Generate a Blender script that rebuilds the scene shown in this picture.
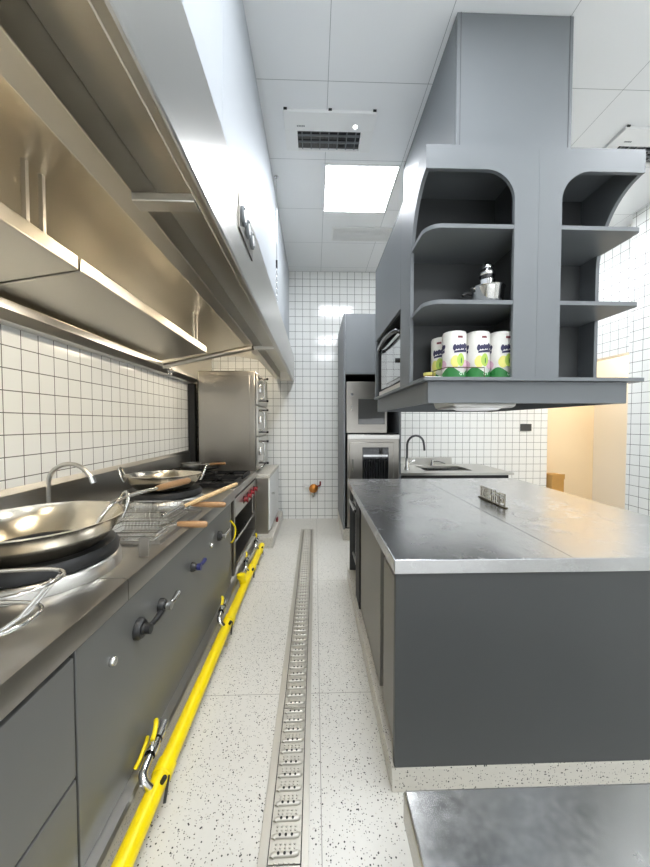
import bpy, bmesh, math, random
from mathutils import Vector, Matrix
random.seed(7)
S = bpy.context.scene
for o in list(bpy.data.objects): bpy.data.objects.remove(o)
COL = S.collection
PI = math.pi

# ------------------------------------------------------------------ camera, world, exposure
cam = bpy.data.cameras.new('camera'); co = bpy.data.objects.new('camera', cam); COL.objects.link(co)
cam.sensor_fit = 'AUTO'; cam.sensor_width = 36; cam.lens = 36 * 338 / 867
cam.clip_start = 0.02
co.location = (0, 0, 1.31)
co.rotation_euler = (PI / 2 - math.radians(1.779), 0, -math.radians(1.695))
S.camera = co
W = bpy.data.worlds.new('world'); S.world = W; W.use_nodes = True
W.node_tree.nodes['Background'].inputs[0].default_value = (0.93, 0.97, 1, 1)
W.node_tree.nodes['Background'].inputs[1].default_value = 1.1
S.view_settings.view_transform = 'Standard'; S.view_settings.look = 'None'
S.view_settings.gamma = 1; S.view_settings.use_curve_mapping = False
S.view_settings.exposure = 0.97
PANEL_STRENGTH = 16.0
HOOD_LAMP = 42.0
CORRIDOR_LAMP = 11.0

# ------------------------------------------------------------------ helpers
def lin(c):
    return tuple(((v / 255) / 12.92 if v / 255 <= .04045 else ((v / 255 + .055) / 1.055) ** 2.4) for v in c) + (1,)

def newmat(name):
    m = bpy.data.materials.new(name); m.use_nodes = True
    nt = m.node_tree
    return m, nt, nt.nodes['Principled BSDF']

def N(nt, t, **kw):
    n = nt.nodes.new(t)
    for k, v in kw.items(): setattr(n, k, v)
    return n

def plain(name, rgb, rough=.5, metal=0, var=.04, scale=30, spec=.5, coat=0, bump=0):
    """colour with a slight procedural mottling"""
    m, nt, b = newmat(name)
    tc = N(nt, 'ShaderNodeTexCoord'); nz = N(nt, 'ShaderNodeTexNoise'); nz.inputs['Scale'].default_value = scale
    nz.inputs['Detail'].default_value = 4
    nt.links.new(tc.outputs['Object'], nz.inputs['Vector'])
    mx = N(nt, 'ShaderNodeMix', data_type='RGBA')
    c = lin(rgb)
    mx.inputs['A'].default_value = tuple(v * (1 - var) for v in c[:3]) + (1,)
    mx.inputs['B'].default_value = tuple(min(1, v * (1 + var)) for v in c[:3]) + (1,)
    nt.links.new(nz.outputs['Fac'], mx.inputs['Factor'])
    nt.links.new(mx.outputs['Result'], b.inputs['Base Color'])
    b.inputs['Roughness'].default_value = rough; b.inputs['Metallic'].default_value = metal
    b.inputs['Specular IOR Level'].default_value = spec; b.inputs['Coat Weight'].default_value = coat
    if bump:
        bp = N(nt, 'ShaderNodeBump'); bp.inputs['Strength'].default_value = bump; bp.inputs['Distance'].default_value = .002
        nt.links.new(nz.outputs['Fac'], bp.inputs['Height']); nt.links.new(bp.outputs['Normal'], b.inputs['Normal'])
    return m

def steel(name, rgb=(198, 196, 191), r0=.29, r1=.29, stretch=(3, 60, 60), bump=.0, smudge=0):
    """brushed stainless steel: noise stretched along the grain"""
    m, nt, b = newmat(name)
    tc = N(nt, 'ShaderNodeTexCoord'); mp = N(nt, 'ShaderNodeMapping'); mp.inputs['Scale'].default_value = stretch
    nz = N(nt, 'ShaderNodeTexNoise'); nz.inputs['Scale'].default_value = 9; nz.inputs['Detail'].default_value = 3
    nt.links.new(tc.outputs['Object'], mp.inputs['Vector']); nt.links.new(mp.outputs['Vector'], nz.inputs['Vector'])
    mr = N(nt, 'ShaderNodeMapRange'); mr.inputs['To Min'].default_value = r0; mr.inputs['To Max'].default_value = r1
    mr.inputs['From Min'].default_value = .3; mr.inputs['From Max'].default_value = .7
    src = nz.outputs['Fac']
    if smudge:
        n2 = N(nt, 'ShaderNodeTexNoise'); n2.inputs['Scale'].default_value = smudge; n2.inputs['Detail'].default_value = 6
        n2.inputs['Roughness'].default_value = .65
        nt.links.new(tc.outputs['Object'], n2.inputs['Vector'])
        ad = N(nt, 'ShaderNodeMix', data_type='FLOAT'); ad.inputs['Factor'].default_value = .65
        nt.links.new(src, ad.inputs['A']); nt.links.new(n2.outputs['Fac'], ad.inputs['B']); src = ad.outputs['Result']
    nt.links.new(src, mr.inputs['Value']); nt.links.new(mr.outputs['Result'], b.inputs['Roughness'])
    mx = N(nt, 'ShaderNodeMix', data_type='RGBA'); c = lin(rgb)
    mx.inputs['A'].default_value = tuple(v * 1.0 for v in c[:3]) + (1,); mx.inputs['B'].default_value = c
    nt.links.new(nz.outputs['Fac'], mx.inputs['Factor']); nt.links.new(mx.outputs['Result'], b.inputs['Base Color'])
    b.inputs['Metallic'].default_value = 1
    if bump:
        bp = N(nt, 'ShaderNodeBump'); bp.inputs['Strength'].default_value = bump; bp.inputs['Distance'].default_value = .004
        nt.links.new(nz.outputs['Fac'], bp.inputs['Height']); nt.links.new(bp.outputs['Normal'], b.inputs['Normal'])
    return m

def emit(name, rgb, s):
    m, nt, b = newmat(name)
    b.inputs['Base Color'].default_value = (.8, .8, .8, 1)
    b.inputs['Emission Color'].default_value = lin(rgb); b.inputs['Emission Strength'].default_value = s
    return m

def grid_mask(nt, axes, pitch, phase, half):
    """1 on grout lines; axes: indices into the object coordinates"""
    tc = N(nt, 'ShaderNodeTexCoord'); sp = N(nt, 'ShaderNodeSeparateXYZ'); nt.links.new(tc.outputs['Object'], sp.inputs[0])
    outs = []
    for k, a in enumerate(axes):
        s = N(nt, 'ShaderNodeMath', operation='SUBTRACT'); s.inputs[1].default_value = phase[k] - pitch[k] * 200.5
        nt.links.new(sp.outputs[a], s.inputs[0])
        d = N(nt, 'ShaderNodeMath', operation='DIVIDE'); d.inputs[1].default_value = pitch[k]; nt.links.new(s.outputs[0], d.inputs[0])
        f = N(nt, 'ShaderNodeMath', operation='FRACT'); nt.links.new(d.outputs[0], f.inputs[0])
        q = N(nt, 'ShaderNodeMath', operation='SUBTRACT'); q.inputs[1].default_value = .5; nt.links.new(f.outputs[0], q.inputs[0])
        ab = N(nt, 'ShaderNodeMath', operation='ABSOLUTE'); nt.links.new(q.outputs[0], ab.inputs[0])
        lt = N(nt, 'ShaderNodeMath', operation='LESS_THAN'); lt.inputs[1].default_value = half / pitch[k]; nt.links.new(ab.outputs[0], lt.inputs[0])
        outs.append(lt.outputs[0])
    mx = N(nt, 'ShaderNodeMath', operation='MAXIMUM'); nt.links.new(outs[0], mx.inputs[0]); nt.links.new(outs[1], mx.inputs[1])
    return mx.outputs[0], tc

def tiles(name, axes, phase, half=.0022, rgb=(236, 237, 234), grout=(96, 94, 90)):
    m, nt, b = newmat(name)
    g, tc = grid_mask(nt, axes, (.1, .1), phase, half)
    mx = N(nt, 'ShaderNodeMix', data_type='RGBA'); mx.inputs['A'].default_value = lin(rgb); mx.inputs['B'].default_value = lin(grout)
    nt.links.new(g, mx.inputs['Factor']); nt.links.new(mx.outputs['Result'], b.inputs['Base Color'])
    r = N(nt, 'ShaderNodeMapRange'); r.inputs['To Min'].default_value = .1; r.inputs['To Max'].default_value = .8
    nt.links.new(g, r.inputs['Value']); nt.links.new(r.outputs['Result'], b.inputs['Roughness'])
    nz = N(nt, 'ShaderNodeTexNoise'); nz.inputs['Scale'].default_value = 9; nt.links.new(tc.outputs['Object'], nz.inputs['Vector'])
    bp = N(nt, 'ShaderNodeBump'); bp.inputs['Strength'].default_value = .05; bp.inputs['Distance'].default_value = .01
    nt.links.new(nz.outputs['Fac'], bp.inputs['Height']); nt.links.new(bp.outputs['Normal'], b.inputs['Normal'])
    return m

def terrazzo(name, base=(229, 227, 219), seams=True):
    m, nt, b = newmat(name)
    tc = N(nt, 'ShaderNodeTexCoord')
    cur = None
    mxb = N(nt, 'ShaderNodeMix', data_type='RGBA'); nz = N(nt, 'ShaderNodeTexNoise'); nz.inputs['Scale'].default_value = 40
    nt.links.new(tc.outputs['Object'], nz.inputs['Vector']); nt.links.new(nz.outputs['Fac'], mxb.inputs['Factor'])
    c = lin(base); mxb.inputs['A'].default_value = tuple(v * .93 for v in c[:3]) + (1,); mxb.inputs['B'].default_value = c
    cur = mxb.outputs['Result']
    for sc, thr, keep, rgb in ((70, .20, .45, (52, 50, 47)), (130, .24, .5, (98, 96, 92)), (45, .13, .35, (38, 36, 35)), (90, .2, .4, (190, 184, 172))):
        v = N(nt, 'ShaderNodeTexVoronoi'); v.inputs['Scale'].default_value = sc; v.inputs['Randomness'].default_value = 1
        nt.links.new(tc.outputs['Object'], v.inputs['Vector'])
        lt = N(nt, 'ShaderNodeMath', operation='LESS_THAN'); lt.inputs[1].default_value = thr; nt.links.new(v.outputs['Distance'], lt.inputs[0])
        sc_ = N(nt, 'ShaderNodeSeparateColor'); nt.links.new(v.outputs['Color'], sc_.inputs[0])
        k = N(nt, 'ShaderNodeMath', operation='LESS_THAN'); k.inputs[1].default_value = keep; nt.links.new(sc_.outputs[0], k.inputs[0])
        mu = N(nt, 'ShaderNodeMath', operation='MULTIPLY'); nt.links.new(lt.outputs[0], mu.inputs[0]); nt.links.new(k.outputs[0], mu.inputs[1])
        mx = N(nt, 'ShaderNodeMix', data_type='RGBA'); mx.inputs['B'].default_value = lin(rgb)
        nt.links.new(mu.outputs[0], mx.inputs['Factor']); nt.links.new(cur, mx.inputs['A']); cur = mx.outputs['Result']
    if seams:
        g, _ = grid_mask(nt, (0, 1), (.6, 1.17), (.02, 1.60), (.0016))
        mx = N(nt, 'ShaderNodeMix', data_type='RGBA'); mx.inputs['B'].default_value = lin((150, 147, 140))
        nt.links.new(g, mx.inputs['Factor']); nt.links.new(cur, mx.inputs['A']); cur = mx.outputs['Result']
    nt.links.new(cur, b.inputs['Base Color']); b.inputs['Roughness'].default_value = .28
    return m

def ceiling_mat():
    m, nt, b = newmat('ceiling_panels')
    g, _ = grid_mask(nt, (0, 1), (.6, .6), (.08, 2.07), .0016)
    mx = N(nt, 'ShaderNodeMix', data_type='RGBA'); mx.inputs['A'].default_value = lin((238, 240, 241)); mx.inputs['B'].default_value = lin((160, 164, 166))
    nt.links.new(g, mx.inputs['Factor']); nt.links.new(mx.outputs['Result'], b.inputs['Base Color']); b.inputs['Roughness'].default_value = .42
    return m

def wood(name, rgb=(172, 132, 90)):
    m, nt, b = newmat(name)
    tc = N(nt, 'ShaderNodeTexCoord'); mp = N(nt, 'ShaderNodeMapping'); mp.inputs['Scale'].default_value = (12, 70, 70)
    w = N(nt, 'ShaderNodeTexNoise'); w.inputs['Scale'].default_value = 2; w.inputs['Detail'].default_value = 5
    nt.links.new(tc.outputs['Object'], mp.inputs['Vector']); nt.links.new(mp.outputs['Vector'], w.inputs['Vector'])
    mx = N(nt, 'ShaderNodeMix', data_type='RGBA'); c = lin(rgb)
    mx.inputs['A'].default_value = tuple(v * .6 for v in c[:3]) + (1,); mx.inputs['B'].default_value = tuple(v * 1.15 for v in c[:3]) + (1,)
    nt.links.new(w.outputs['Fac'], mx.inputs['Factor']); nt.links.new(mx.outputs['Result'], b.inputs['Base Color']); b.inputs['Roughness'].default_value = .5
    return m

M = dict(
    steel=steel('brushed_steel', stretch=(60, 3, 60)),
    steel_x=steel('brushed_steel_across', stretch=(3, 60, 60)),
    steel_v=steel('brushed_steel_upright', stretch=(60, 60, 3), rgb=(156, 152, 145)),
    hood=steel('hood_steel', rgb=(200, 195, 184), r0=.29, r1=.29, stretch=(60, 3, 60)),
    counter=steel('worktop_steel', rgb=(190, 188, 184), r0=.28, r1=.28, stretch=(60, 3, 60)),
    island=steel('island_top_steel', rgb=(196, 197, 199), r0=.2, r1=.31, stretch=(60, 3, 60), smudge=7),
    table=steel('table_steel', rgb=(198, 198, 196), r0=.14, r1=.30, stretch=(9, 9, 9), smudge=5),
    wok=steel('wok_steel', rgb=(214, 206, 190), r0=.13, r1=.24, stretch=(20, 20, 20), bump=.0),
    chrome=plain('chrome', (214, 214, 212), .12, 1),
    clad=plain('hood_cladding', (182, 187, 192), .58, .25, var=.01, scale=3),
    grey=plain('grey_paint', (112, 116, 119), .42, var=.03, scale=6),
    grey_dark=plain('grey_paint_island_and_shade', (69, 71, 72), .45, var=.03, scale=6),
    grey_left=plain('grey_cabinet_front', (106, 106, 103), .36, .25, var=.04, scale=5),
    grey_door=plain('grey_door', (139, 137, 131), .45, .1, var=.04, scale=5),
    black=plain('black_gap', (22, 22, 23), .6),
    iron=plain('cast_iron', (30, 30, 31), .5, .3, bump=.3, scale=120),
    rubber=plain('black_ring', (26, 27, 28), .42),
    glass_dark=plain('dark_glass', (24, 25, 27), .06, coat=1),
    glass_mid=plain('oven_window', (62, 62, 60), .12, coat=1),
    white=plain('white_plastic', (238, 239, 238), .35, var=.01),
    yellow=plain('yellow_paint', (240, 214, 0), .35, var=.05, scale=25),
    blue=plain('blue_plastic', (36, 40, 96), .35),
    red=plain('red_plastic', (132, 18, 26), .35),
    brass=plain('brass', (196, 130, 62), .3, .8),
    wood=wood('handle_wood'), bamboo=wood('pale_wood', (222, 190, 140)),
    paper=plain('paper_wrap', (236, 234, 228), .45, var=.02, scale=60),
    navy=plain('print_navy', (52, 50, 84), .5), green=plain('print_green', (46, 126, 62), .5),
    lime=plain('print_lime', (178, 206, 92), .5), sun=plain('print_yellow', (232, 226, 130), .5),
    pink=plain('print_pink', (218, 178, 198), .5), maroon=plain('print_maroon', (120, 50, 60), .5),
    lightgreen=plain('print_pale', (206, 230, 206), .5),
    orange=plain('orange_wall', (244, 222, 186), .6, var=.02, scale=3), beige=plain('beige_wall', (240, 230, 212), .6, var=.02, scale=3),
    card=plain('cardboard', (196, 150, 82), .8, var=.08, scale=20), card_dark=plain('cardboard_inside', (112, 84, 48), .8),
    bronze=plain('sign_bronze', (96, 86, 58), .3, .9), sign=plain('sign_face', (226, 222, 208), .3),
    terrazzo=terrazzo('terrazzo_floor', (212, 210, 203)), curb=terrazzo('terrazzo_curb', (206, 202, 192), False),
    ceiling=ceiling_mat(),
    tile_left=tiles('tiles_left_wall', (1, 2), (.037, .056)), tile_back=tiles('tiles_back_wall', (0, 2), (.035, .04)),
    tile_right=tiles('tiles_right_wall', (1, 2), (.03, .0)),
    panel=emit('light_panel', (246, 250, 255), PANEL_STRENGTH),
    lamp=emit('hood_lamp_glass', (255, 242, 220), HOOD_LAMP),
    corridor=emit('corridor_lamp_glass', (255, 248, 236), CORRIDOR_LAMP),
    hoodlight=emit('insert_lamp_glass', (235, 235, 232), .15),
    led=emit('green_white_led', (255, 255, 255), 3),
    drain=plain('drain_steel', (188, 185, 176), .4, .75, var=.02),
    mirror=plain('mirror_glass', (190, 192, 192), .04, 1),
    jar=plain('amber_jar', (206, 160, 40), .2, coat=.5),
)

class MB:
    """collects shapes in world coordinates; one MB becomes one mesh object"""
    def __init__(self): self.bm = bmesh.new(); self.mats = []; self.mi = 0; self.round = False
    def use(self, key):
        if key not in self.mats: self.mats.append(key)
        self.mi = self.mats.index(key); return self
    def _face(self, vs):
        try:
            f = self.bm.faces.new(vs); f.material_index = self.mi; return f
        except ValueError: return None
    def box(self, x0, x1, y0, y1, z0, z1, bev=0, seg=2, mat=None):
        r = bmesh.ops.create_cube(self.bm, size=1)
        for v in r['verts']:
            v.co = Vector(((x0 + x1) / 2 + v.co.x * (x1 - x0), (y0 + y1) / 2 + v.co.y * (y1 - y0), (z0 + z1) / 2 + v.co.z * (z1 - z0)))
        if mat is not None:
            for v in r['verts']: v.co = mat @ v.co
        fs = {f for v in r['verts'] for f in v.link_faces}
        for f in fs: f.material_index = self.mi
        if bev:
            es = list({e for v in r['verts'] for e in v.link_edges})
            rr = bmesh.ops.bevel(self.bm, geom=es, offset=bev, segments=seg, affect='EDGES', profile=.5)
            for f in rr['faces']: f.material_index = self.mi
        return self
    def prism(self, pts, axis, a, b):
        """2-D outline extruded along axis (0,1,2) from a to b; pts are the two other coordinates in x,y,z order"""
        def mk(p, t):
            c = list(p); c.insert(axis, t); return self.bm.verts.new(c)
        A = [mk(p, a) for p in pts]; B = [mk(p, b) for p in pts]
        n = len(pts)
        f1 = self._face(A[::-1]); f2 = self._face(B)
        for i in range(n): self._face([A[i], A[(i + 1) % n], B[(i + 1) % n], B[i]])
        return self
    def lathe(self, prof, c, n=48, axis='Z', close=False):
        """prof: (radius, height) list turned about axis through c"""
        rings = []; self.round = True
        for r, h in prof:
            ring = []
            if r < 1e-6: ring = [self.bm.verts.new(self._ax(0, 0, h, axis, c))]
            else:
                for i in range(n):
                    t = 2 * PI * i / n; ring.append(self.bm.verts.new(self._ax(r * math.cos(t), r * math.sin(t), h, axis, c)))
            rings.append(ring)
        pairs = list(zip(rings[:-1], rings[1:]))
        if close: pairs.append((rings[-1], rings[0]))
        for A, B in pairs:
            for i in range(n):
                j = (i + 1) % n
                if len(A) == 1 and len(B) == 1: continue
                if len(A) == 1: self._face([A[0], B[i], B[j]][::-1])
                elif len(B) == 1: self._face([A[i], A[j], B[0]])
                else: self._face([A[i], A[j], B[j], B[i]])
        return self
    @staticmethod
    def _ax(x, y, h, axis, c):
        v = (x, y, h) if axis == 'Z' else ((h, x, y) if axis == 'X' else (y, h, x))
        return Vector(v) + Vector(c)
    def cyl(self, c, r, h0, h1, axis='Z', n=24, bev=0):
        if bev: return self.lathe([(0, h0), (r - bev, h0), (r, h0 + bev), (r, h1 - bev), (r - bev, h1), (0, h1)], c, n, axis)
        return self.lathe([(0, h0), (r, h0), (r, h1), (0, h1)], c, n, axis)
    def tube(self, pts, r, n=10, closed=False, taper=None):
        pts = [Vector(p) for p in pts]; k = len(pts); rings = []; self.round = True
        up = Vector((0, 0, 1)); prev = None
        for i, p in enumerate(pts):
            if closed: d = pts[(i + 1) % k] - pts[(i - 1) % k]
            else: d = pts[min(i + 1, k - 1)] - pts[max(i - 1, 0)]
            d.normalize()
            if prev is None:
                a = up if abs(d.z) < .9 else Vector((1, 0, 0)); u = d.cross(a).normalized()
            else:
                u = prev - d * prev.dot(d); u = u.normalized() if u.length > 1e-6 else d.orthogonal().normalized()
            prev = u; w = d.cross(u)
            rr = r if taper is None else taper[i]
            rings.append([self.bm.verts.new(p + (u * math.cos(2 * PI * j / n) + w * math.sin(2 * PI * j / n)) * rr) for j in range(n)])
        for i in range(k if closed else k - 1):
            A, B = rings[i], rings[(i + 1) % k]
            for j in range(n): self._face([A[j], A[(j + 1) % n], B[(j + 1) % n], B[j]])
        if not closed: self._face(rings[0][::-1]); self._face(rings[-1])
        return self
    def build(self, name, mat=None, parent=None, smooth=None, bevel=0):
        if smooth is None: smooth = 50 if self.round else 22
        me = bpy.data.meshes.new(name)
        bmesh.ops.recalc_face_normals(self.bm, faces=self.bm.faces)
        off = LOC.get(parent.name, Vector((0, 0, 0))) if parent else Vector((0, 0, 0))
        if off.length: bmesh.ops.translate(self.bm, verts=self.bm.verts, vec=-off)
        self.bm.to_mesh(me); self.bm.free()
        for k in (self.mats or [mat]): me.materials.append(M[k] if isinstance(k, str) else k)
        o = bpy.data.objects.new(name, me); COL.objects.link(o)
        if parent: o.parent = parent
        LOC[o.name] = off.copy()
        if smooth:
            me.polygons.foreach_set('use_smooth', [True] * len(me.polygons)); me.set_sharp_from_angle(angle=math.radians(smooth))
        if bevel:
            b = o.modifiers.new('bevel', 'BEVEL'); b.width = bevel; b.segments = 2; b.limit_method = 'ANGLE'; b.angle_limit = math.radians(50)
        return o
LOC = {}
def thing(name, label, cat, loc=(0, 0, 0), group=None):
    o = bpy.data.objects.new(name, None); COL.objects.link(o); o.location = loc; o.empty_display_size = .05
    LOC[o.name] = Vector(loc); tag(o, label, cat, group); return o
def tag(o, label, cat, group=None):
    o['label'] = label; o['category'] = cat
    if group: o['group'] = group
    return o
def struct(name, mb, mat, **k):
    o = mb.build(name, mat, **k); o['kind'] = 'structure'; return o
def copy_tree(o, loc, label=None, parent=None):
    c = o.copy(); COL.objects.link(c)
    if parent: c.parent = parent
    else:
        c.location = loc; LOC[c.name] = Vector(loc)
        if label: c['label'] = label
    for ch in list(o.children): copy_tree(ch, None, None, c)
    return c
def B(*a, **k): return MB().box(*a, **k)
def arc(cx, cy, r, a0, a1, n=12):
    return [(cx + r * math.cos(math.radians(a0 + (a1 - a0) * i / n)), cy + r * math.sin(math.radians(a0 + (a1 - a0) * i / n))) for i in range(n + 1)]
def bez(p, n=16):
    """smooth curve through points (Catmull-Rom)"""
    p = [Vector(q) for q in p]; out = []
    for i in range(len(p) - 1):
        a = p[max(i - 1, 0)]; b = p[i]; c = p[i + 1]; d = p[min(i + 2, len(p) - 1)]
        for k in range(n):
            t = k / n
            out.append(.5 * ((2 * b) + (c - a) * t + (2 * a - 5 * b + 4 * c - d) * t * t + (3 * b - a - 3 * c + d) * t ** 3))
    out.append(p[-1]); return out

CZ = 3.34
# ------------------------------------------------------------------ the room
struct('floor', B(-1.5, 4.6, -2.4, 5.0, -.08, 0), 'terrazzo')
struct('ceiling', B(-1.5, 4.6, -2.4, 5.0, CZ, CZ + .08), 'ceiling')
struct('wall_left', B(-1.49, -1.377, -2.4, 4.7, 0, CZ), 'tile_left')
struct('wall_back', B(-1.377, 3.226, 4.6, 4.72, 0, CZ), 'tile_back')
w = MB(); w.box(-1.377, -.6, -2.4, -2.3, 0, CZ); w.box(2.7, 4.6, -2.4, -2.3, 0, CZ); w.box(-.6, 2.7, -2.4, -2.3, 2.75, CZ)
struct('wall_front', w, 'white')
w = MB(); w.box(-.66, -.60, -2.42, -2.28, 0, 2.81); w.box(2.70, 2.76, -2.42, -2.28, 0, 2.81); w.box(-.60, 2.70, -2.42, -2.28, 2.75, 2.81)
struct('added_daylight_doorway', w, 'grey')  # unseen wide doorway behind the camera, added to let daylight in
w = MB(); w.box(3.1, 3.24, -2.3, 3.27, 0, CZ)
struct('wall_right', w, 'tile_right')
struct('wall_right_lintel', B(3.226, 3.36, 3.27, 4.72, 2.04, CZ), 'tile_right')
struct('wall_corridor_back', B(3.226, 4.6, 4.76, 4.86, 0, 2.6), 'orange')
struct('wall_corridor_side', B(4.02, 4.12, 3.1, 4.76, 0, 2.6), 'beige')
struct('wall_corridor_front', B(3.24, 4.02, 3.0, 3.1, 0, 2.6), 'beige')
struct('ceiling_corridor', B(3.36, 4.02, 3.1, 4.76, 2.6, 2.66), 'white')
struct('trim_shaded_gap', B(-1.37, -1.30, 3.700, 3.76, .83, 1.735), 'black')  # dark post, its black colour also standing for shade in the gap
# terrazzo curb the cooking line stands on
w = MB().prism([(-1.36, 0), (-.59, 0), (-.59, .105), (-.597, .114), (-1.36, .114)], 1, -1.0, 3.5)
struct('trim_2', w, 'curb')
struct('trim_4', MB().prism([(-.624, .1145), (-.592, .1145), (-.586, .108), (-.5855, .098), (-.5815, .098), (-.5815, .110), (-.590, .1185), (-.624, .1185)], 1, -1.0, 3.5), 'steel')
struct('trim_3', B(-1.36, -.44, 3.503, 4.58, 0, .114, bev=.006), 'curb')

# ------------------------------------------------------------------ ceiling fittings
def light_panel(x, y, label):
    t = thing('ceiling_light', label, 'ceiling light', (x, y, CZ), 'square ceiling light panels')
    f = MB()
    for a in ((-.298, .298, -.298, -.285), (-.298, .298, .285, .298), (-.298, -.285, -.285, .285), (.285, .298, -.285, .285)):
        f.box(x + a[0], x + a[1], y + a[2], y + a[3], CZ - .012, CZ)
    f.build('frame', 'white', t)
    B(x - .285, x + .285, y - .285, y + .285, CZ - .009, CZ - .001).build('diffuser', 'panel', t)
    return t
lp = light_panel(.377, 3.0, 'bright square ceiling light panel between the fan unit and the far vent')
for x, y, l in ((.377, .9, 'bright square ceiling light panel over the aisle just in front of the viewer'),
                (.377, -1.2, 'unseen square ceiling light panel added over the aisle behind the viewer'),  # this and the next three are unseen panels, added for bounce light
                (2.3, 3.55, 'unseen square ceiling light panel added behind the hanging cabinet, over the sink side'),
                (2.3, 1.0, 'unseen square ceiling light panel added over the right end of the island'),
                (2.3, -1.2, 'unseen square ceiling light panel added at the right, behind the viewer')):
    copy_tree(lp, (x, y, CZ), l)

def fan_unit(x0, x1, y0, y1, label):
    t = thing('ceiling_fan_unit', label, 'fan', ((x0 + x1) / 2, (y0 + y1) / 2, CZ), 'ceiling cooling units')
    f = MB(); z0 = CZ - .022
    ax0, ax1, ay0, ay1 = x0 + .085, x1 - .085, y0 + .145, y1 - .015
    f.box(x0, x1, y0, ay0, z0, CZ, bev=.004); f.box(x0, x1, ay1, y1, z0, CZ, bev=.004)
    f.box(x0, ax0, ay0, ay1, z0 + .0005, CZ); f.box(ax1, x1, ay0, ay1, z0 + .0005, CZ)
    f.build('panel', 'white', t)
    B(ax0, ax1, ay0, ay1, CZ - .006, CZ - .001).build('outlet', 'glass_dark', t)
    for k in range(2):
        g = MB(); yy = ay0 + .04 + k * .055
        g.box(ax0, ax1, yy, yy + .006, CZ - .018, CZ - .006); g.build('louvre', 'grey', t)
    g = MB()
    for k in range(7):
        xx = ax0 + (k + .5) * (ax1 - ax0) / 7; g.box(xx - .003, xx + .003, ay0, ay1, CZ - .014, CZ - .007)
    g.build('grille', 'grey', t)
    g = MB()
    for k in range(5): g.box(x0 + .085 + k * .011, x0 + .093 + k * .011, y0 + .098, y0 + .108, z0 - .001, z0 + .001)
    g.build('maker_mark', 'grey', t)
    MB().cyl((x1 - .13, y0 + .1, z0), .014, -.002, .001, n=16).build('indicator', 'led', t)
    for xx in (x0 + .015, (x0 + x1) / 2, x1 - .015): B(xx - .011, xx + .011, y0 - .008, y0, CZ - .010, CZ).build('clip', 'black', t)
    return t
fu = fan_unit(-.205, .405, 2.25, 2.57, 'white ceiling cooling unit with dark slatted outlet, above the aisle')
copy_tree(fu, (2.43, 2.47, CZ), 'white ceiling cooling unit with dark outlet, at upper right beyond the hanging cabinet')
t = thing('ceiling_vent', 'long narrow slatted ceiling vent beyond the lit square panel', 'vent', (.5, 3.68, CZ))
f = MB(); f.box(.18, .82, 3.55, 3.565, CZ - .012, CZ); f.box(.18, .82, 3.795, 3.81, CZ - .012, CZ); f.box(.18, .195, 3.565, 3.795, CZ - .012, CZ); f.box(.805, .82, 3.565, 3.795, CZ - .012, CZ)
f.build('frame', 'white', t); B(.195, .805, 3.565, 3.795, CZ - .004, CZ - .001).build('backing', 'iron', t)
f = MB()
for k in range(9): f.box(.195, .805, 3.572 + k * .025, 3.586 + k * .025, CZ - .011, CZ - .005)
f.build('slats', 'white', t)

# ------------------------------------------------------------------ exhaust hood along the left wall
HY0, HY1 = -.9, 4.54
hood = thing('exhaust_hood', 'long stainless exhaust hood running above the whole cooking line on the left wall', 'exhaust hood', (-.8, 1.8, 1.75))
B(-.292, -.276, HY0, HY1, 1.90, 2.19, bev=.003).build('front_band', 'steel', hood)
B(-.302, -.270, HY0, HY1, 1.866, 1.902, bev=.007).build('lip', 'steel', hood)
for y0, y1 in ((HY0, .1), (.1, 1.318), (1.318, 2.6), (2.6, 3.9), (3.9, 4.59)):
    B(-.40, -.345, y0 + .001, y1 - .001, 2.19, CZ - .001, bev=.002).build('cladding_panel', 'clad', hood)
# inside: bay roof, ridge duct, rear roof, back plate
w = MB().prism([(-.293, 2.01), (-.293, 1.99), (-.461, 1.985), (-.461, 2.005)], 1, HY0, HY1); w.build('bay_roof', 'hood', hood)
B(-.530, -.462, HY0, HY1, 1.895, 2.12, bev=.004).build('ridge_duct', 'hood', hood)
w = MB().prism([(-.531, 2.13), (-.531, 2.11), (-1.0, 2.19), (-1.37, 2.19), (-1.37, 2.21), (-1.0, 2.21)], 1, HY0, HY1); w.build('rear_roof', 'hood', hood)
B(-1.374, -1.366, HY0, HY1, 1.80, 2.19).build('back_plate', 'hood', hood)
w = MB().prism([(-1.372, 1.742), (-1.30, 1.742), (-1.255, 1.775), (-1.255, 1.81), (-1.262, 1.81), (-1.30, 1.785), (-1.372, 1.785)], 1, HY0, 3.69); w.build('rear_gutter', 'steel', hood)
for y0, y1 in ((-.85, -.12), (-.11, 1.335), (1.35, 2.86)):
    fb = MB().prism([(-.90, 1.893), (-.90, 1.946), (-1.25, 1.90), (-1.30, 1.832), (-1.285, 1.826)], 1, y0, y1)
    fo = fb.build('filter_box', 'hood', hood, bevel=.004)
    s = MB()
    for k in range(int((y1 - y0) / .03) - 2): s.box(-1.262, -1.248, y0 + .03 + k * .03, y0 + .048 + k * .03, 1.8335, 1.8375)
    s.build('slots', 'black', fo)
for y in (1.17, 1.24, 2.72, 2.79): B(-.97, -.955, y, y + .014, 1.93, 2.19).build('filter_bracket', 'steel', hood)
for y in (.88, 2.58): B(-.461, -.303, y, y + .045, 1.868, 1.89, bev=.003).build('cross_bar', 'steel', hood)
w = MB(); a = Vector((-.47, 2.60, 1.885)); b_ = Vector((-1.34, 2.90, 1.775))
w.tube([a, (a + b_) / 2, b_], .022, 8); w.build('drip_bar', 'steel', hood)
B(-.461, -.295, 4.5, 4.535, 1.87, 1.985).build('end_plate', 'hood', hood)
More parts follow.
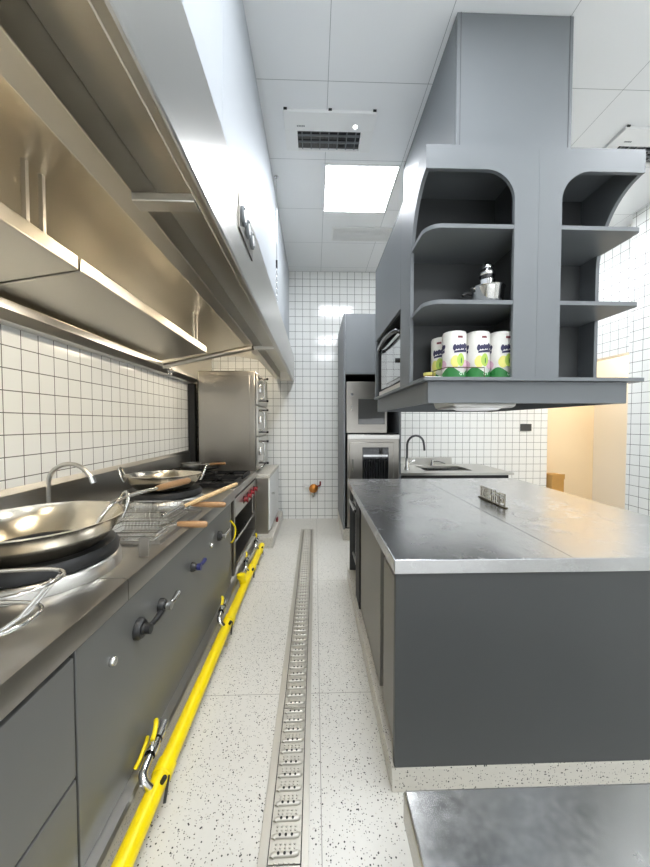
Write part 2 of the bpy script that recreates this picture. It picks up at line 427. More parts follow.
for y in (.25, 1.05, 1.95, 3.2, 4.0):
    lo = B(-.552, -.531, y - .18, y + .18, 1.955, 2.02, bev=.003).build('hood_lamp', 'steel', hood)
    B(-.578, -.553, y - .16, y + .16, 1.968, 2.005, bev=.006).build('lamp_glass', 'lamp', lo)
w = MB(); w.tube([(-1.25, 2.93, 1.765), (-1.25, 3.03, 1.765)], .012); w.tube([(-1.25, 2.95, 1.765), (-1.25, 2.95, 1.72)], .008); w.tube([(-1.25, 3.01, 1.765), (-1.25, 3.01, 1.735)], .008); w.box(-1.30, -1.24, 2.97, 2.99, 1.755, 1.79)
w.build('drain_tap', 'chrome', hood)
pl = B(-.276, -.270, 1.25, 1.505, 2.015, 2.145, bev=.002).build('gauge_plate', 'steel_v', hood)
for k, y in enumerate((1.292, 1.377, 1.462)):
    g = MB().lathe([(.034, 0), (.034, .008), (.028, .012), (.026, .006), (0, .006)], (-.270, y, 2.08), 20, 'X'); g.build('gauge', 'grey', pl)
    g = MB().cyl((-.262, y, 2.08), .02, 0, .004, 'X', 16).box(-.259, -.257, y - .003, y + .003, 2.07, 2.095); g.build('gauge_face', 'white', pl)
t = thing('hanger_rod', 'thin hanging rod with a pull chain in front of the hood cladding', 'rod', (-.317, 2.86, CZ))
MB().tube([(-.317, 2.86, CZ), (-.317, 2.86, 2.66)], .005, 8).cyl((-.317, 2.86, 0), .018, CZ - .012, CZ, n=14).build('rod', 'chrome', t)
MB().cyl((-.317, 2.86, 0), .008, 2.60, 2.66, n=10).build('turnbuckle', 'black', t)
c = MB()
for k in range(15):
    z = 2.595 - k * .026; a = (k % 2) * PI / 2
    c.tube([(-.317 + math.cos(a) * .006 * math.cos(q), 2.86 + math.sin(a) * .006 * math.cos(q), z + .015 * math.sin(q)) for q in [i * PI / 5 for i in range(10)]], .0022, 6, closed=True)
c.build('chain', 'chrome', t)

# ------------------------------------------------------------------ cooking line: worktop, cabinets
top = thing('worktop', 'long stainless worktop with upstand along the left tiled wall', 'worktop', (-1.0, 1.2, .76))
for y0, y1 in ((-1.0, 1.113), (1.117, 2.59)):
    w = MB().prism([(-1.346, .80), (-.63, .80), (-.617, .796), (-.615, .788), (-.615, .727), (-.632, .727), (-.632, .776), (-1.346, .776)], 1, y0, y1)
    w.build('top_sheet', 'counter', top)
splash = thing('splashback', 'low stainless splashback strip along the foot of the left wall tiles', 'splashback', (-1.36, 1.3, .80))
w = MB().prism([(-1.376, .80), (-1.348, .80), (-1.356, .99), (-1.369, 1.016), (-1.376, 1.016)], 1, -1.0, 3.69); w.build('upstand_panel', 'steel', splash)
tag(B(-.668, -.63, 1.285, 1.292, .801, .875, bev=.002).build('divider_plate', 'steel_v'), 'small upright steel plate at the worktop edge between large wok and wire baskets', 'plate')
t = thing('rinse_tray', 'shallow stainless tray sunk between the two woks, under the wire baskets', 'tray', (-1.0, 1.74, .80))
w = MB(); w.box(-1.24, -.65, 1.425, 1.95, .801, .805); w.build('floor_plate', 'steel', t)
for a in ((-1.24, -1.234, 1.425, 1.95), (-.656, -.65, 1.425, 1.95), (-1.234, -.656, 1.425, 1.431), (-1.234, -.656, 1.944, 1.95)): B(*a, .8055, .816).build('rim', 'steel', t)

cb = thing('drawer_cabinet', 'grey cabinet with two wide drawers, nearest in the cooking line', 'cabinet', (-1.0, -.06, .114))
B(-1.36, -.64, -1.0, .872, .114, .772).build('body', 'black', cb)
B(-.64, -.621, -1.0, .870, .392, .708, bev=.003).build('drawer', 'grey_left', cb)
B(-.64, -.621, -1.0, .870, .118, .384, bev=.003).build('drawer', 'grey_left', cb)

cb = thing('wok_range', 'grey-fronted wok range cabinet with lever valves, beside the drawers', 'wok range', (-1.0, 1.5, .114))
B(-1.36, -.64, .876, 2.476, .114, .772).build('body', 'black', cb)
B(-.64, -.621, .877, 2.475, .118, .726, bev=.003).build('front_panel', 'grey_left', cb)
def collar(cx, y, r, lab):
    o = thing('wok_burner', lab, 'burner', (cx, y, .80), 'wok burners')
    MB().lathe([(r + .004, .801), (r, .835), (r - .012, .846), (r - .03, .846), (r - .03, .801)], (cx, y, 0), 56, close=True).build('collar', 'steel', o)
    w = MB().lathe([(r - .006, .847), (r - .004, .87), (r - .016, .886), (r - .075, .886), (r - .085, .847)], (cx, y, 0), 56, close=True); w.build('rest_ring', 'rubber', o)
    MB().lathe([(0, .803), (.10, .803), (.12, .815), (.09, .826), (0, .826)], (cx, y, 0), 24).build('burner', 'iron', o)
collar(-.95, 1.18, .242, 'round burner with black rest ring under the large near wok'); collar(-.98, 2.215, .235, 'round burner with black rest ring under the smaller farther wok')
def valve(y, z, r, lever_mat, lab, lab2, ln=.16, rise=.0):
    w = MB().lathe([(0, 0), (r, 0), (r, .012), (r * .8, .022), (r * .55, .022), (r * .5, .03), (0, .03)], (-.621, y, z), 24, 'X')
    o = w.build('valve_plate', 'rubber', cb); o['label'] = lab
    w = MB().tube(bez([(-.592, y, z), (-.584, y + .02, z + .002), (-.582, y + ln * .5, z + rise * .4), (-.584, y + ln, z + rise)], 6), .012, 10, taper=[.008 + .003 * (i / 18) for i in range(19)])
    w.cyl((-.592, y, z), .017, 0, .018, 'X', 14)
    l = w.build('lever', lever_mat, o); l['label'] = lab2
valve(1.18, .59, .036, 'rubber', 'round black valve plate', 'black lever', .095, .004)
valve(1.35, .58, .027, 'chrome', 'round black valve plate', 'chrome lever', .085, .01)
valve(1.70, .585, .024, 'blue', 'small black valve plate', 'blue lever', .09, .0)
valve(2.17, .585, .032, 'chrome', 'small black valve plate', 'chrome lever', .12, .0)
for y in (1.025, 2.0): MB().lathe([(0, 0), (.014, 0), (.016, .006), (.012, .014), (0, .016)], (-.621, y, .585), 16, 'X').build('igniter_button', 'chrome', cb)

# gas range with open shelf and red knobs
gr = thing('gas_range', 'stainless gas range with black pan supports, red knobs and open shelf', 'stove', (-1.0, 3.05, .114))
B(-1.346, -.62, 2.595, 3.60, .735, .80, bev=.004).build('cooktop', 'counter', gr)
B(-1.36, -.63, 2.62, 2.66, .114, .733).build('side_panel', 'steel_v', gr)
B(-1.36, -.63, 3.56, 3.60, .114, .733).build('side_panel', 'steel_v', gr)
B(-1.36, -1.34, 2.661, 3.559, .114, .72).build('back_panel', 'steel_v', gr)
B(-1.34, -.635, 2.661, 3.559, .165, .185).build('shelf', 'steel', gr)
kp = B(-.66, -.628, 2.662, 3.558, .565, .715, bev=.003).build('knob_panel', 'steel', gr)
for y in (2.98, 3.14, 3.30, 3.46):
    k = MB().lathe([(0, 0), (.024, 0), (.024, .012), (.018, .016), (.016, .034), (0, .036)], (-.628, y, .635), 20, 'X'); k.box(-.602, -.588, y - .005, y + .005, .612, .658); k.build('knob', 'red', kp)
    MB().lathe([(.034, 0), (.034, .004), (.025, .004)], (-.628, y, .635), 20, 'X').build('knob_ring', 'black', kp)
B(-1.3, -.66, 2.485, 2.60, .16, .70).build('pipe_bay', 'black', gr)
B(-.66, -.645, 2.52, 2.60, .114, .70).build('front_strip', 'steel_v', gr)
MB().tube(bez([(-.612, 2.45, .60), (-.59, 2.50, .53), (-.60, 2.48, .45), (-.635, 2.50, .42)], 8), .0065, 8).build('gas_hose', 'yellow', gr)
w = MB(); w.tube([(-.655, 2.70, .34), (-.655, 3.54, .34)], .010); w.tube([(-.655, 2.9, .34), (-.69, 2.9, .34)], .012); w.tube([(-.655, 3.3, .34), (-.69, 3.3, .34)], .012); w.build('gas_rail', 'chrome', gr)
MB().tube([(-.645, 3.48, .38), (-.645, 3.48, .56)], .008, 8).build('gas_riser', 'chrome', gr)
for X in (-.82, -1.17):
    for Y in (2.84, 3.24):
        g = MB()
        r_ = .16
        for dx, dy in ((0, 1), (0, -1), (1, 0), (-1, 0)):
            g.box(X + dx * r_ * .35 - (.006 if dx == 0 else .1 * abs(dx)), X + dx * r_ * .35 + (.006 if dx == 0 else .1 * abs(dx)), Y + dy * .065 - (.006 if dy == 0 else .1), Y + dy * .065 + (.006 if dy == 0 else .1), .822, .836)
        for s in (-1, 1):
            g.box(X + s * .16 - .007, X + s * .16 + .007, Y - .165, Y + .165, .801, .834); g.box(X - .165, X + .165, Y + s * .16 - .007, Y + s * .16 + .007, .801, .834)
        g.build('pan_support', 'iron', gr)
        MB().lathe([(0, .801), (.055, .801), (.055, .812), (.04, .82), (0, .82)], (X, Y, 0), 20).build('burner', 'iron', gr)

# stand for the steam cabinet
st = thing('steamer_stand', 'steel-sided base unit with white front at the far end of the cooking line', 'base unit', (-.9, 4.0, .114))
B(-1.36, -.505, 3.63, 4.5, .114, .715).build('body', 'steel_v', st)
B(-1.36, -.485, 3.62, 4.52, .717, .755, bev=.004).build('top', 'curb', st)
B(-.505, -.488, 3.65, 4.5, .15, .712, bev=.003).build('door', 'white', st)
MB().lathe([(0, 0), (.012, 0), (.012, .02), (.018, .026), (0, .032)], (-.488, 3.80, .52), 14, 'X').build('knob', 'chrome', st)
sc = thing('steam_cabinet', 'tall stainless steam cabinet standing at the far left corner', 'steam cabinet', (-.95, 4.06, .755))
B(-1.25, -.64, 3.66, 4.42, .777, 1.868, bev=.012).build('body', 'steel_v', sc)
B(-1.19, -.70, 3.654, 3.661, .86, 1.82, bev=.003).build('side_panel', 'steel_v', sc)
for x in (-1.2, -.69):
    for y in (3.71, 4.37): MB().cyl((x, y, 0), .02, .756, .778, n=12).build('foot', 'rubber', sc)
for k in range(3):
    z0 = .83 + k * .34
    d = B(-.64, -.615, 3.68, 4.40, z0, z0 + .325, bev=.006).build('door', 'steel', sc)
    h = MB(); h.tube(bez([(-.615, 3.73, z0 + .27), (-.565, 3.73, z0 + .26), (-.555, 3.73, z0 + .17), (-.565, 3.73, z0 + .07), (-.615, 3.73, z0 + .06)], 5), .010, 8)
    h.box(-.615, -.585, 3.695, 3.76, z0 + .13, z0 + .21, bev=.004); h.build('latch', 'chrome', d)
    for zz in (.04, .28):
        MB().tube([(-.615, 3.73, z0 + zz), (-.53, 3.73, z0 + zz)], .007, 8).lathe([(0, -.53), (.013, -.53), (.013, -.512), (0, -.508)], (0, 3.73, z0 + zz), 10, 'X').build('bolt', 'black', d)
MB().tube(bez([(-.638, 3.70, .80), (-.58, 3.66, .83), (-.55, 3.74, .86)], 6), .008, 8).build('lever', 'chrome', sc)
tag(B(-.47, -.45, 4.05, 4.13, .116, .165, bev=.008).build('stopper', 'red'), 'small red block lying on the curb at the far end of the cooking line', 'block')

# yellow gas main with its valves
gp = thing('gas_pipe', 'yellow painted gas pipe running along the floor beside the curb', 'pipe', (-.53, 1.2, 0))
PX, PZ, PR = -.533, .088, .0285
MB().tube([(PX, -1.0, PZ), (PX, .2, PZ), (PX, 1.4, PZ), (PX, 2.4, PZ), (PX, 3.36, PZ)], PR, 20).build('main_pipe', 'yellow', gp)
for y in (1.17, 2.08, 2.83, 3.22): MB().lathe([(.029, -.028), (.034, -.024), (.034, .024), (.029, .028)], (PX, y, PZ), 20, 'Y', close=False).build('coupling', 'yellow', gp)
w = MB(); w.tube(bez([(PX, 2.52, PZ), (PX - .012, 2.52, PZ + .04), (PX - .018, 2.505, PZ + .075)], 6), .027, 14); w.cyl((PX - .018, 2.505, PZ + .07), .033, 0, .022, n=14); w.build('capped_branch', 'yellow', gp)
for y in (-.4, .75, 1.9, 3.0):
    w = MB(); w.box(-.60, PX + .036, y - .012, y + .012, .046, .054); w.tube([(PX, y, 0), (PX, y, .05)], .008, 8); w.build('bracket', 'steel', gp)
def gas_valve(y):
    w = MB(); w.tube(bez([(PX - .01, y, PZ + .022), (PX - .03, y, PZ + .05), (PX - .04, y + .03, PZ + .062), (PX - .042, y + .14, PZ + .07), (PX - .045, y + .19, PZ + .075)], 6), .014, 10)
    w.lathe([(.02, -.018), (.021, -.01), (.021, .01), (.02, .018), (.012, .018)], (PX - .042, y + .085, PZ + .068), 8, 'Y'); w.lathe([(.019, -.014), (.019, .014)], (PX - .043, y + .14, PZ + .07), 8, 'Y')
    w.tube([(PX - .042, y + .085, PZ + .07), (PX - .042, y + .085, PZ + .105)], .007, 8)
    o = w.build('valve', 'chrome', gp)
    l = MB(); l.tube(bez([(PX - .042, y + .085, PZ + .104), (PX - .043, y + .105, PZ + .112), (PX - .047, y + .125, PZ + .125), (PX - .056, y + .145, PZ + .122)], 5), .0085, 8); l.build('lever', 'yellow', o)
    n = MB(); n.tube([(PX + .02, y + .02, PZ + .02), (PX + .03, y + .02, PZ + .038)], .008, 8); n.tube([(PX + .026, y + .06, PZ + .01), (PX + .036, y + .0, PZ - .03)], .005, 6); n.build('test_nipple', 'iron', o)
for y in (1.09, 1.98, 2.72, 3.2): gas_valve(y)
w = MB(); w.tube(bez([(-.612, 1.13, .135), (-.605, 1.15, .15), (-.605, 1.19, .165), (-.614, 1.22, .16)], 6), .007, 8); w.build('strap', 'yellow', gp)
w = MB(); w.tube([(-.567, 2.55, .135), (-.567, 3.40, .135)], .010, 10); w.build('branch_pipe', 'chrome', gp)

# ------------------------------------------------------------------ things on the cooking line
def wok(x, y, R, depth, zrest, rrest, label, ang=35, tilt=0.0):
    s = (R * R + depth * depth) / (2 * depth)
    zb = zrest - (s - math.sqrt(s * s - rrest * rrest)) + .003
    t = thing('wok', label, 'wok', (x, y, zb), 'steel woks on the range')
    pr = []
    n = 16
    for i in range(n + 1):
        r = R * i / n; pr.append((r, zb + s - math.sqrt(s * s - r * r)))
    pr.append((R + .006, zb + depth + .003)); pr.append((R + .006, zb + depth + .006)); pr.append((R - .002, zb + depth + .006))
    for i in range(n, -1, -1):
        r = (R - .005) * i / n; pr.append((r, zb + .004 + s - math.sqrt(s * s - r * r)))
    MB().lathe(pr, (x, y, 0), 72).build('bowl', 'wok', t, smooth=60)
    for s_ in (0, 1):
        a = math.radians(ang) + PI * s_; u = Vector((math.cos(a), math.sin(a), 0)); v = Vector((-u.y, u.x, 0)); z = zb + depth
        c0 = Vector((x, y, z)) + u * (R - .01)
        h = MB(); h.tube(bez([c0 - v * .045 - Vector((0, 0, .035)) + u * .002, c0 - v * .045 + u * .018 + Vector((0, 0, .0)), c0 - v * .034 + u * .03 + Vector((0, 0, .035)), c0 + u * .036 + Vector((0, 0, .052)), c0 + v * .034 + u * .03 + Vector((0, 0, .035)), c0 + v * .045 + u * .018, c0 + v * .045 - Vector((0, 0, .035)) + u * .002], 6), .0065, 8)
        h.build('ear_handle', 'chrome', t)
    t.rotation_euler = (tilt, 0, 0)
    return t
wok(-.95, 1.18, .252, .165, .886, .19, 'large steel wok with loop ears on the nearest burner', 48)
wok(-.98, 2.215, .232, .14, .886, .16, 'smaller steel wok on the second burner, past the wire baskets', 15, -.045)

# gooseneck water taps behind the woks
def tap(y, label):
    t = thing('swan_neck_tap', label, 'tap', (-1.29, y, .80))
    MB().lathe([(0, .801), (.026, .801), (.026, .82), (.014, .835), (0, .835)], (-1.29, y, 0), 20).build('base', 'chrome', t)
    pts = [(-1.29, y, .83), (-1.29, y, .95), (-1.29, y, 1.02)] + [(-1.19 + .1 * math.cos(math.radians(a)), y, 1.02 + .092 * math.sin(math.radians(a))) for a in range(165, 24, -15)] + [(-1.085, y, 1.045)]
    MB().tube(pts, .0105, 12).build('spout', 'steel', t)
    MB().tube([(-1.088, y, 1.05), (-1.078, y, 1.018)], .015, 12).build('nozzle', 'chrome', t)
tap(1.667, 'steel swan-neck tap rising behind the large wok')

# ladle lying across the wok rim
t = thing('ladle', 'long-handled steel ladle with thick wooden grip leaning out of the large wok', 'ladle', (-.78, 1.35, .93))
p0 = Vector((-.832, 1.255, .885)); p1 = Vector((-.79, 1.35, .998)); p2 = Vector((-.75, 1.62, 1.0)); p3 = Vector((-.715, 1.93, .985))
MB().tube(bez([p0, p1, p2], 8), .0085, 10).build('shaft', 'chrome', t)
MB().tube([p2, p2.lerp(p3, .1), p2.lerp(p3, .5), p2.lerp(p3, .95), p3], .016, 14, taper=[.012, .0155, .0175, .0175, .012]).build('grip', 'wood', t)
MB().lathe([(.036, .026), (.032, .010), (.02, .002), (0, 0), (0, .003), (.019, .005), (.03, .012), (.034, .026)], (-.845, 1.235, .872), 24).build('cup', 'wok', t)

def basket(x, y, z, hx, label, sx=.15, sy=.11, d=.05, hl=.16):
    t = thing('wire_basket', label, 'wire basket', (x, y, z), 'wire baskets on the rinse tray')
    w = MB()
    for zz, g in ((z + d, 0), (z + d * .5, .006), (z, .014)):
        w.tube([(x - sx + g, y - sy + g, zz), (x + sx - g, y - sy + g, zz), (x + sx - g, y + sy - g, zz), (x - sx + g, y + sy - g, zz)], .0035 if g == 0 else .002, 6, closed=True)
    k = 15
    for i in range(k):
        xx = x - sx + .014 + (2 * sx - .028) * i / (k - 1); w.tube([(xx, y - sy, z + d), (xx, y - sy + .014, z), (xx, y + sy - .014, z), (xx, y + sy, z + d)], .0014, 4)
    for i in range(11):
        yy = y - sy + .014 + (2 * sy - .028) * i / 10; w.tube([(x - sx, yy, z + d), (x - sx + .014, yy, z + .001), (x + sx - .014, yy, z + .001), (x + sx, yy, z + d)], .0014, 4)
    w.build('mesh_pan', 'chrome', t)
    a = Vector((x + sx, y, z + d)); b = Vector((hx, y + .01, z + d + .008)); c = Vector((hx + hl, y + .02, z + d + .002))
    MB().tube([a - Vector((.02, 0, 0)), a, b], .005, 8).build('shaft', 'chrome', t)
    MB().tube([b, b.lerp(c, .12), b.lerp(c, .6), b.lerp(c, .93), c], .014, 12, taper=[.010, .013, .016, .015, .009]).build('grip', 'wood', t)
    return t
basket(-.79, 1.52, .809, -.62, 'wire basket with short wooden grip, nearer one beside the large wok', .12, .085, .038, .13)
basket(-.86, 1.80, .809, -.66, 'wire basket with wooden grip, farther one in front of the smaller wok', .16, .12, .06, .18)
t = thing('wooden_spoon', 'long pale wooden stick propped on the basket grips', 'wooden utensil', (-.6, 1.8, .9))
a = Vector((-.72, 1.60, .875)); b = Vector((-.47, 2.03, .945))
MB().tube([a, a.lerp(b, .3)], .007, 8).build('shaft', 'chrome', t)
MB().tube([a.lerp(b, .25), a.lerp(b, .5), a.lerp(b, .8), b], .012, 12, taper=[.009, .012, .013, .010]).build('handle', 'bamboo', t)

# chrome wire stand in the near corner
t = thing('wire_stand', 'bent chrome wire loop stand on the near worktop, before the large wok', 'wire stand', (-.80, .80, .80))
def loop(cx, cy, rx, ry, z, n=40, tilt=0):
    pts = []
    for i in range(n):
        a = 2 * PI * i / n; q = 2.6
        c, s = math.cos(a), math.sin(a)
        pts.append((cx + rx * math.copysign(abs(c) ** (2 / q), c), cy + ry * math.copysign(abs(s) ** (2 / q), s), z + tilt * c))
    return pts
MB().tube(loop(-.80, .835, .165, .085, .915, tilt=.010), .0055, 8, closed=True).build('upper_loop', 'chrome', t)
MB().tube(loop(-.82, .80, .155, .085, .845, tilt=.006), .0055, 8, closed=True).build('lower_loop', 'chrome', t)
for dx, dy in ((.15, .01), (.15, .035), (-.14, .03), (.0, -.0)):
    MB().tube([(-.80 + dx, .835 + dy, .924 if dx > 0 else .906), (-.80 + dx - .05, .80 + dy, .849 if dx > 0 else .842), (-.80 + dx - .11, .74 + dy, .806)], .005, 8).build('strut', 'chrome', t)

# pans at the back of the gas range
t = thing('frying_pan', 'black frying pan on the rear burner beside the steam cabinet', 'frying pan', (-1.205, 3.24, .837))
MB().lathe([(0, .837), (.11, .837), (.138, .88), (.134, .88), (.107, .842), (0, .842)], (-1.205, 3.24, 0), 36).build('bowl', 'iron', t)
MB().tube([(-1.03, 3.20, .87), (-.90, 3.16, .90)], .011, 10).build('handle', 'iron', t)
t = thing('saucepan', 'small steel saucepan with wooden handle nested on the black frying pan', 'saucepan', (-1.185, 3.26, .843))
MB().lathe([(0, .8435), (.085, .8435), (.09, .85), (.09, .925), (.094, .928), (.087, .928), (.087, .852), (0, .848)], (-1.185, 3.26, 0), 36).build('bowl', 'steel', t)
MB().tube([(-1.1, 3.25, .912), (-1.0, 3.24, .918)], .006, 8).build('shank', 'chrome', t)
MB().tube([(-1.0, 3.24, .918), (-.95, 3.235, .922), (-.85, 3.22, .926)], .012, 10).build('handle', 'wood', t)

# ------------------------------------------------------------------ floor drain
dr = thing('floor_drain', 'long stainless floor drain channel down the middle of the aisle', 'floor drain', (-.1, 2.2, 0))
B(-.150, -.048, .30, 4.11, -.001, .0025).build('channel', 'black', dr)
w = MB()
w.box(-.178, -.150, -.6, 4.12, .0, .007, bev=.001); w.box(-.048, -.026, -.6, 4.12, .0, .007, bev=.001); w.box(-.150, -.048, 4.10, 4.12, 0, .007)
w.build('frame', 'drain', dr)
DY = [-.59, -.04, .41, .96, 1.51, 2.06, 2.61, 3.16, 3.66, 4.095]
for y0, y1 in zip(DY[:-1], DY[1:]):
    w = MB().use('drain'); w.box(-.147, -.051, y0 + .002, y1 - .002, .003, .007)
    n = int((y1 - y0) / .0449); 
    for k in range(n):
        yc = y0 + (k + .5) * (y1 - y0) / n
        w.use('drain')
        m = Matrix.Translation((-.099, yc - .006, .007)) @ Matrix.Diagonal((1, 1, .45, 1))
        w.tube([(-.138, yc - .008, .0075), (-.136, yc - .002, .008), (-.128, yc + .0, .0085), (-.07, yc + .0, .0085), (-.062, yc + .002, .008), (-.060, yc + .008, .0075)], .0072, 8)
        for i in range(5):
            for j in range(2):
                cx = -.128 + i * .0145; cy = yc + .017 + j * .010
                w.lathe([(.0042, .0065), (.003, .0095), (0, .0102)], (cx, cy, 0), 6)
        w.use('black')
        for i in range(3):
            cx = -.118 + i * .019; w.lathe([(.0042, .0150), (.0042, .0162), (0, .0163)], (cx, yc - .001, 0), 8)
    w.build('grate', None, dr)

dr.location.x += .006
# ------------------------------------------------------------------ island
IX0, IX1, IY0, IY1 = .30, 1.69, 1.137, 2.82
isl = thing('island_cabinet', 'grey island cabinet with sliding side doors on a terrazzo plinth', 'island', (.98, 1.98, 0))
B(.270, IX1 - .02, IY0 + .013, IY1 - .02, 0, .088, bev=.003).build('plinth', 'curb', isl)
B(.280, IX1 - .01, IY0 + .015, IY0 + .04, .089, .788, bev=.002).build('front_panel', 'grey_dark', isl)
B(IX1 - .035, IX1 - .01, IY0 + .041, IY1 - .03, .089, .788).build('end_panel', 'grey_dark', isl)
B(.33, IX1 - .04, IY1 - .055, IY1 - .03, .089, .788).build('rear_panel', 'grey_dark', isl)
B(.36, IX1 - .04, IY0 + .045, 2.30, .089, .785).build('carcass', 'black', isl)
B(.290, .31, IY0 + .041, 1.40, .135, .745, bev=.002).build('sliding_door', 'grey_door', isl)
B(.297, .317, 1.51, 2.16, .10, .745, bev=.002).build('sliding_door', 'grey_door', isl)
B(.288, .36, 2.17, 2.36, .089, .788, bev=.002).build('post', 'black', isl)
B(.30, .36, IY0 + .041, 2.168, .75, .785).build('door_track', 'black', isl)
B(.36, 1.2, 2.37, 2.76, .089, .22).build('lower_shelf', 'grey_dark', isl)
B(.288, .34, 2.762, IY1 - .03, .089, .788, bev=.002).build('post', 'grey_dark', isl)
t = thing('island_worktop', 'wide dull stainless worktop lying on the island cabinet', 'worktop', (.98, 1.98, .79))
w = MB(); w.box(.272, IX1, IY0, IY1, .790, .84, bev=.003, seg=2); w.build('top_sheet', 'island', t)
w = MB(); w.box(.90, .9018, IY0 + .01, IY1 - .01, .8401, .8404); w.build('seam', 'grey_dark', t)
t = thing('built_in_oven', 'built-in oven with white-edged door in the aisle side of the island', 'oven', (.6, 2.56, .24))
B(.34, .85, 2.38, 2.75, .235, .75).build('body', 'black', t)
d = B(.312, .34, 2.385, 2.745, .27, .66, bev=.004).build('door', 'glass_dark', t)
B(.305, .336, 2.385, 2.45, .29, .64, bev=.004).build('door_edge', 'white', d)
w = MB(); w.tube([(.285, 2.39, .68), (.285, 2.74, .68)], .012, 10); w.tube([(.285, 2.44, .68), (.32, 2.44, .67)], .008, 8); w.tube([(.285, 2.69, .68), (.32, 2.69, .67)], .008, 8); w.build('handle', 'chrome', d)
B(.312, .34, 2.385, 2.745, .67, .75, bev=.003).build('control_strip', 'steel', t)
w = MB(); w.box(.306, .33, 2.385, 2.745, .235, .252, bev=.002); w.build('bottom_trim', 'steel', t)

# standing sign with four characters
SX, SY = 1.045, 1.955
t = thing('table_sign', 'small standing metal sign with four cut-out characters on the island worktop', 'sign', (SX, SY, .84))
B(SX - .012, SX + .012, SY - .15, SY + .15, .841, .847, bev=.001).build('base', 'bronze', t)
for i, ch in enumerate('图昌市同'):
    cu = bpy.data.curves.new('letter', 'FONT'); cu.body = ch; cu.size = .078; cu.extrude = .0025; cu.align_x = 'CENTER'; cu.offset = .0006
    tmp = bpy.data.objects.new('letter_curve', cu); COL.objects.link(tmp)
    bpy.context.view_layer.update()
    me = bpy.data.meshes.new_from_object(tmp.evaluated_get(bpy.context.evaluated_depsgraph_get()))
    bpy.data.objects.remove(tmp)
    o = bpy.data.objects.new('character', me); COL.objects.link(o); me.materials.clear(); me.materials.append(M['sign']); me.materials.append(M['bronze']); o.parent = t
    for p in me.polygons: p.material_index = 0 if abs(p.normal.z) > .8 else 1
    zmin = min(v.co.y for v in me.vertices)
    R_ = Matrix(((0, 0, -1, 0), (-1, 0, 0, 0), (0, 1, 0, 0), (0, 0, 0, 1)))
    me.transform(R_); me.transform(Matrix.Translation((0.0, .103 - i * .069, .0075 - zmin)))

# ------------------------------------------------------------------ hanging cabinet over the island
CX0, CX1, CY0, CY1 = .487, 1.474, 1.50, 2.74
ZB, ZT = 1.515, 2.516
hc = thing('hanging_cabinet', 'grey hanging cabinet with arched open corner shelves above the island', 'hanging cabinet', (.97, 2.05, 1.395))
# front face plate: two arches in one panel, open at the outer corners
TH = .018
def front_plate(x_in0, x_out, sgn, x_post):
    pass
r = .13
for half in (0, 1):
    if half == 0:
        # outline in (x,z): from the outer top corner along the top to the divider, down, along post, arch, back along top rail
        pts = [(CX0, ZT), (.9925, ZT), (.9925, ZB), (.885, ZB)] + [(x, z) for x, z in arc(.885 - r, 2.426 - r, r, 0, 90, 12)] + [(CX0, 2.426)]
    else:
        pts = [(CX1, ZT), (.9935, ZT), (.9935, ZB), (1.098, ZB)] + [(x, z) for x, z in arc(1.098 + r, 2.426 - r, r, 180, 90, 12)] + [(CX1, 2.426)]
    MB().prism(pts, 1, CY0, CY0 + TH).build('front_frame', 'grey', hc)
# side plates: arch at the front corner, then a post
YP0, YP1 = 1.735, 1.93
for x0, x1 in ((CX0, CX0 + TH), (CX1 - TH, CX1)):
    rr = .235
    pts = [(CY0 + TH, ZT), (YP1, ZT), (YP1, ZB), (YP0, ZB)] + [(YP0 - rr + rr * math.cos(math.radians(a)), 2.426 - .33 + .33 * math.sin(math.radians(a))) for a in range(0, 91, 7)] + [(CY0 + TH, 2.426)]
    pts = [(max(p[0], CY0 + TH), p[1]) for p in pts]
    MB().prism(pts, 0, x0, x1).build('side_frame', 'grey', hc)
B(CX0, CX1, CY0 + .001, CY1, ZT + .0005, ZT + .012).build('top_board', 'grey', hc)
B(CX0 + TH + .001, CX1 - TH - .001, 1.84, 1.855, ZB, ZT - .001).build('back_board', 'grey_dark', hc)  # inner boards in darker grey: the shade inside is put into the colour
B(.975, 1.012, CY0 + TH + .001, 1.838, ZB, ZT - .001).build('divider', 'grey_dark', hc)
def shelf_outline(left, x_div, y1, ex=0):
    rr = .05
    if left: return [(x_div, y1), (CX0 - ex, y1)] + [(CX0 - ex + .11, CY0 + .0)] [:0] + [(CX0 - ex, CY0 + .10)] + arc(CX0 - ex + .075, CY0 + .055, .055, 180, 270, 8)[3:] + [(x_div, CY0)]
    return [(x_div, CY0)] + arc(CX1 + ex - .03, CY0 + .03, .03, 270, 360, 8) + [(CX1 + ex, y1), (x_div, y1)]
for zz in (1.84, 2.172):
    pts = [(.974, CY0 + TH + .002), (.974, 1.839), (CX0 + TH + .001, 1.839), (CX0 + TH + .001, YP0 + .02), (CX0 + .003, YP0 - .005), (CX0 + .003, CY0 + .10)] + arc(CX0 + .078, CY0 + .077, .075, 180, 265, 8) + [(.884, CY0 + .002), (.884, CY0 + TH + .002)]
    MB().prism(pts, 2, zz, zz + .018).build('shelf', 'grey', hc)
    pts = [(1.013, CY0 + TH + .002), (1.099, CY0 + TH + .002), (1.099, CY0 + .002)] + arc(CX1 - .025, CY0 + .027, .022, 270, 360, 6) + [(CX1 - .003, YP0 - .005), (CX1 - TH - .001, YP0 + .02), (CX1 - TH - .001, 1.839), (1.013, 1.839)]
    MB().prism(pts, 2, zz, zz + .018).build('shelf', 'grey', hc)
pts = arc(CX0 + .012, CY0 + .012 - .01, .02, 180, 270, 6) + arc(CX1 + .0, CY0 + .0, .016, 270, 360, 6) + [(CX1 + .016, CY1), (CX0 - .008, CY1)]
MB().prism(pts, 2, 1.499, ZB - .001).build('bottom_board', 'grey', hc)
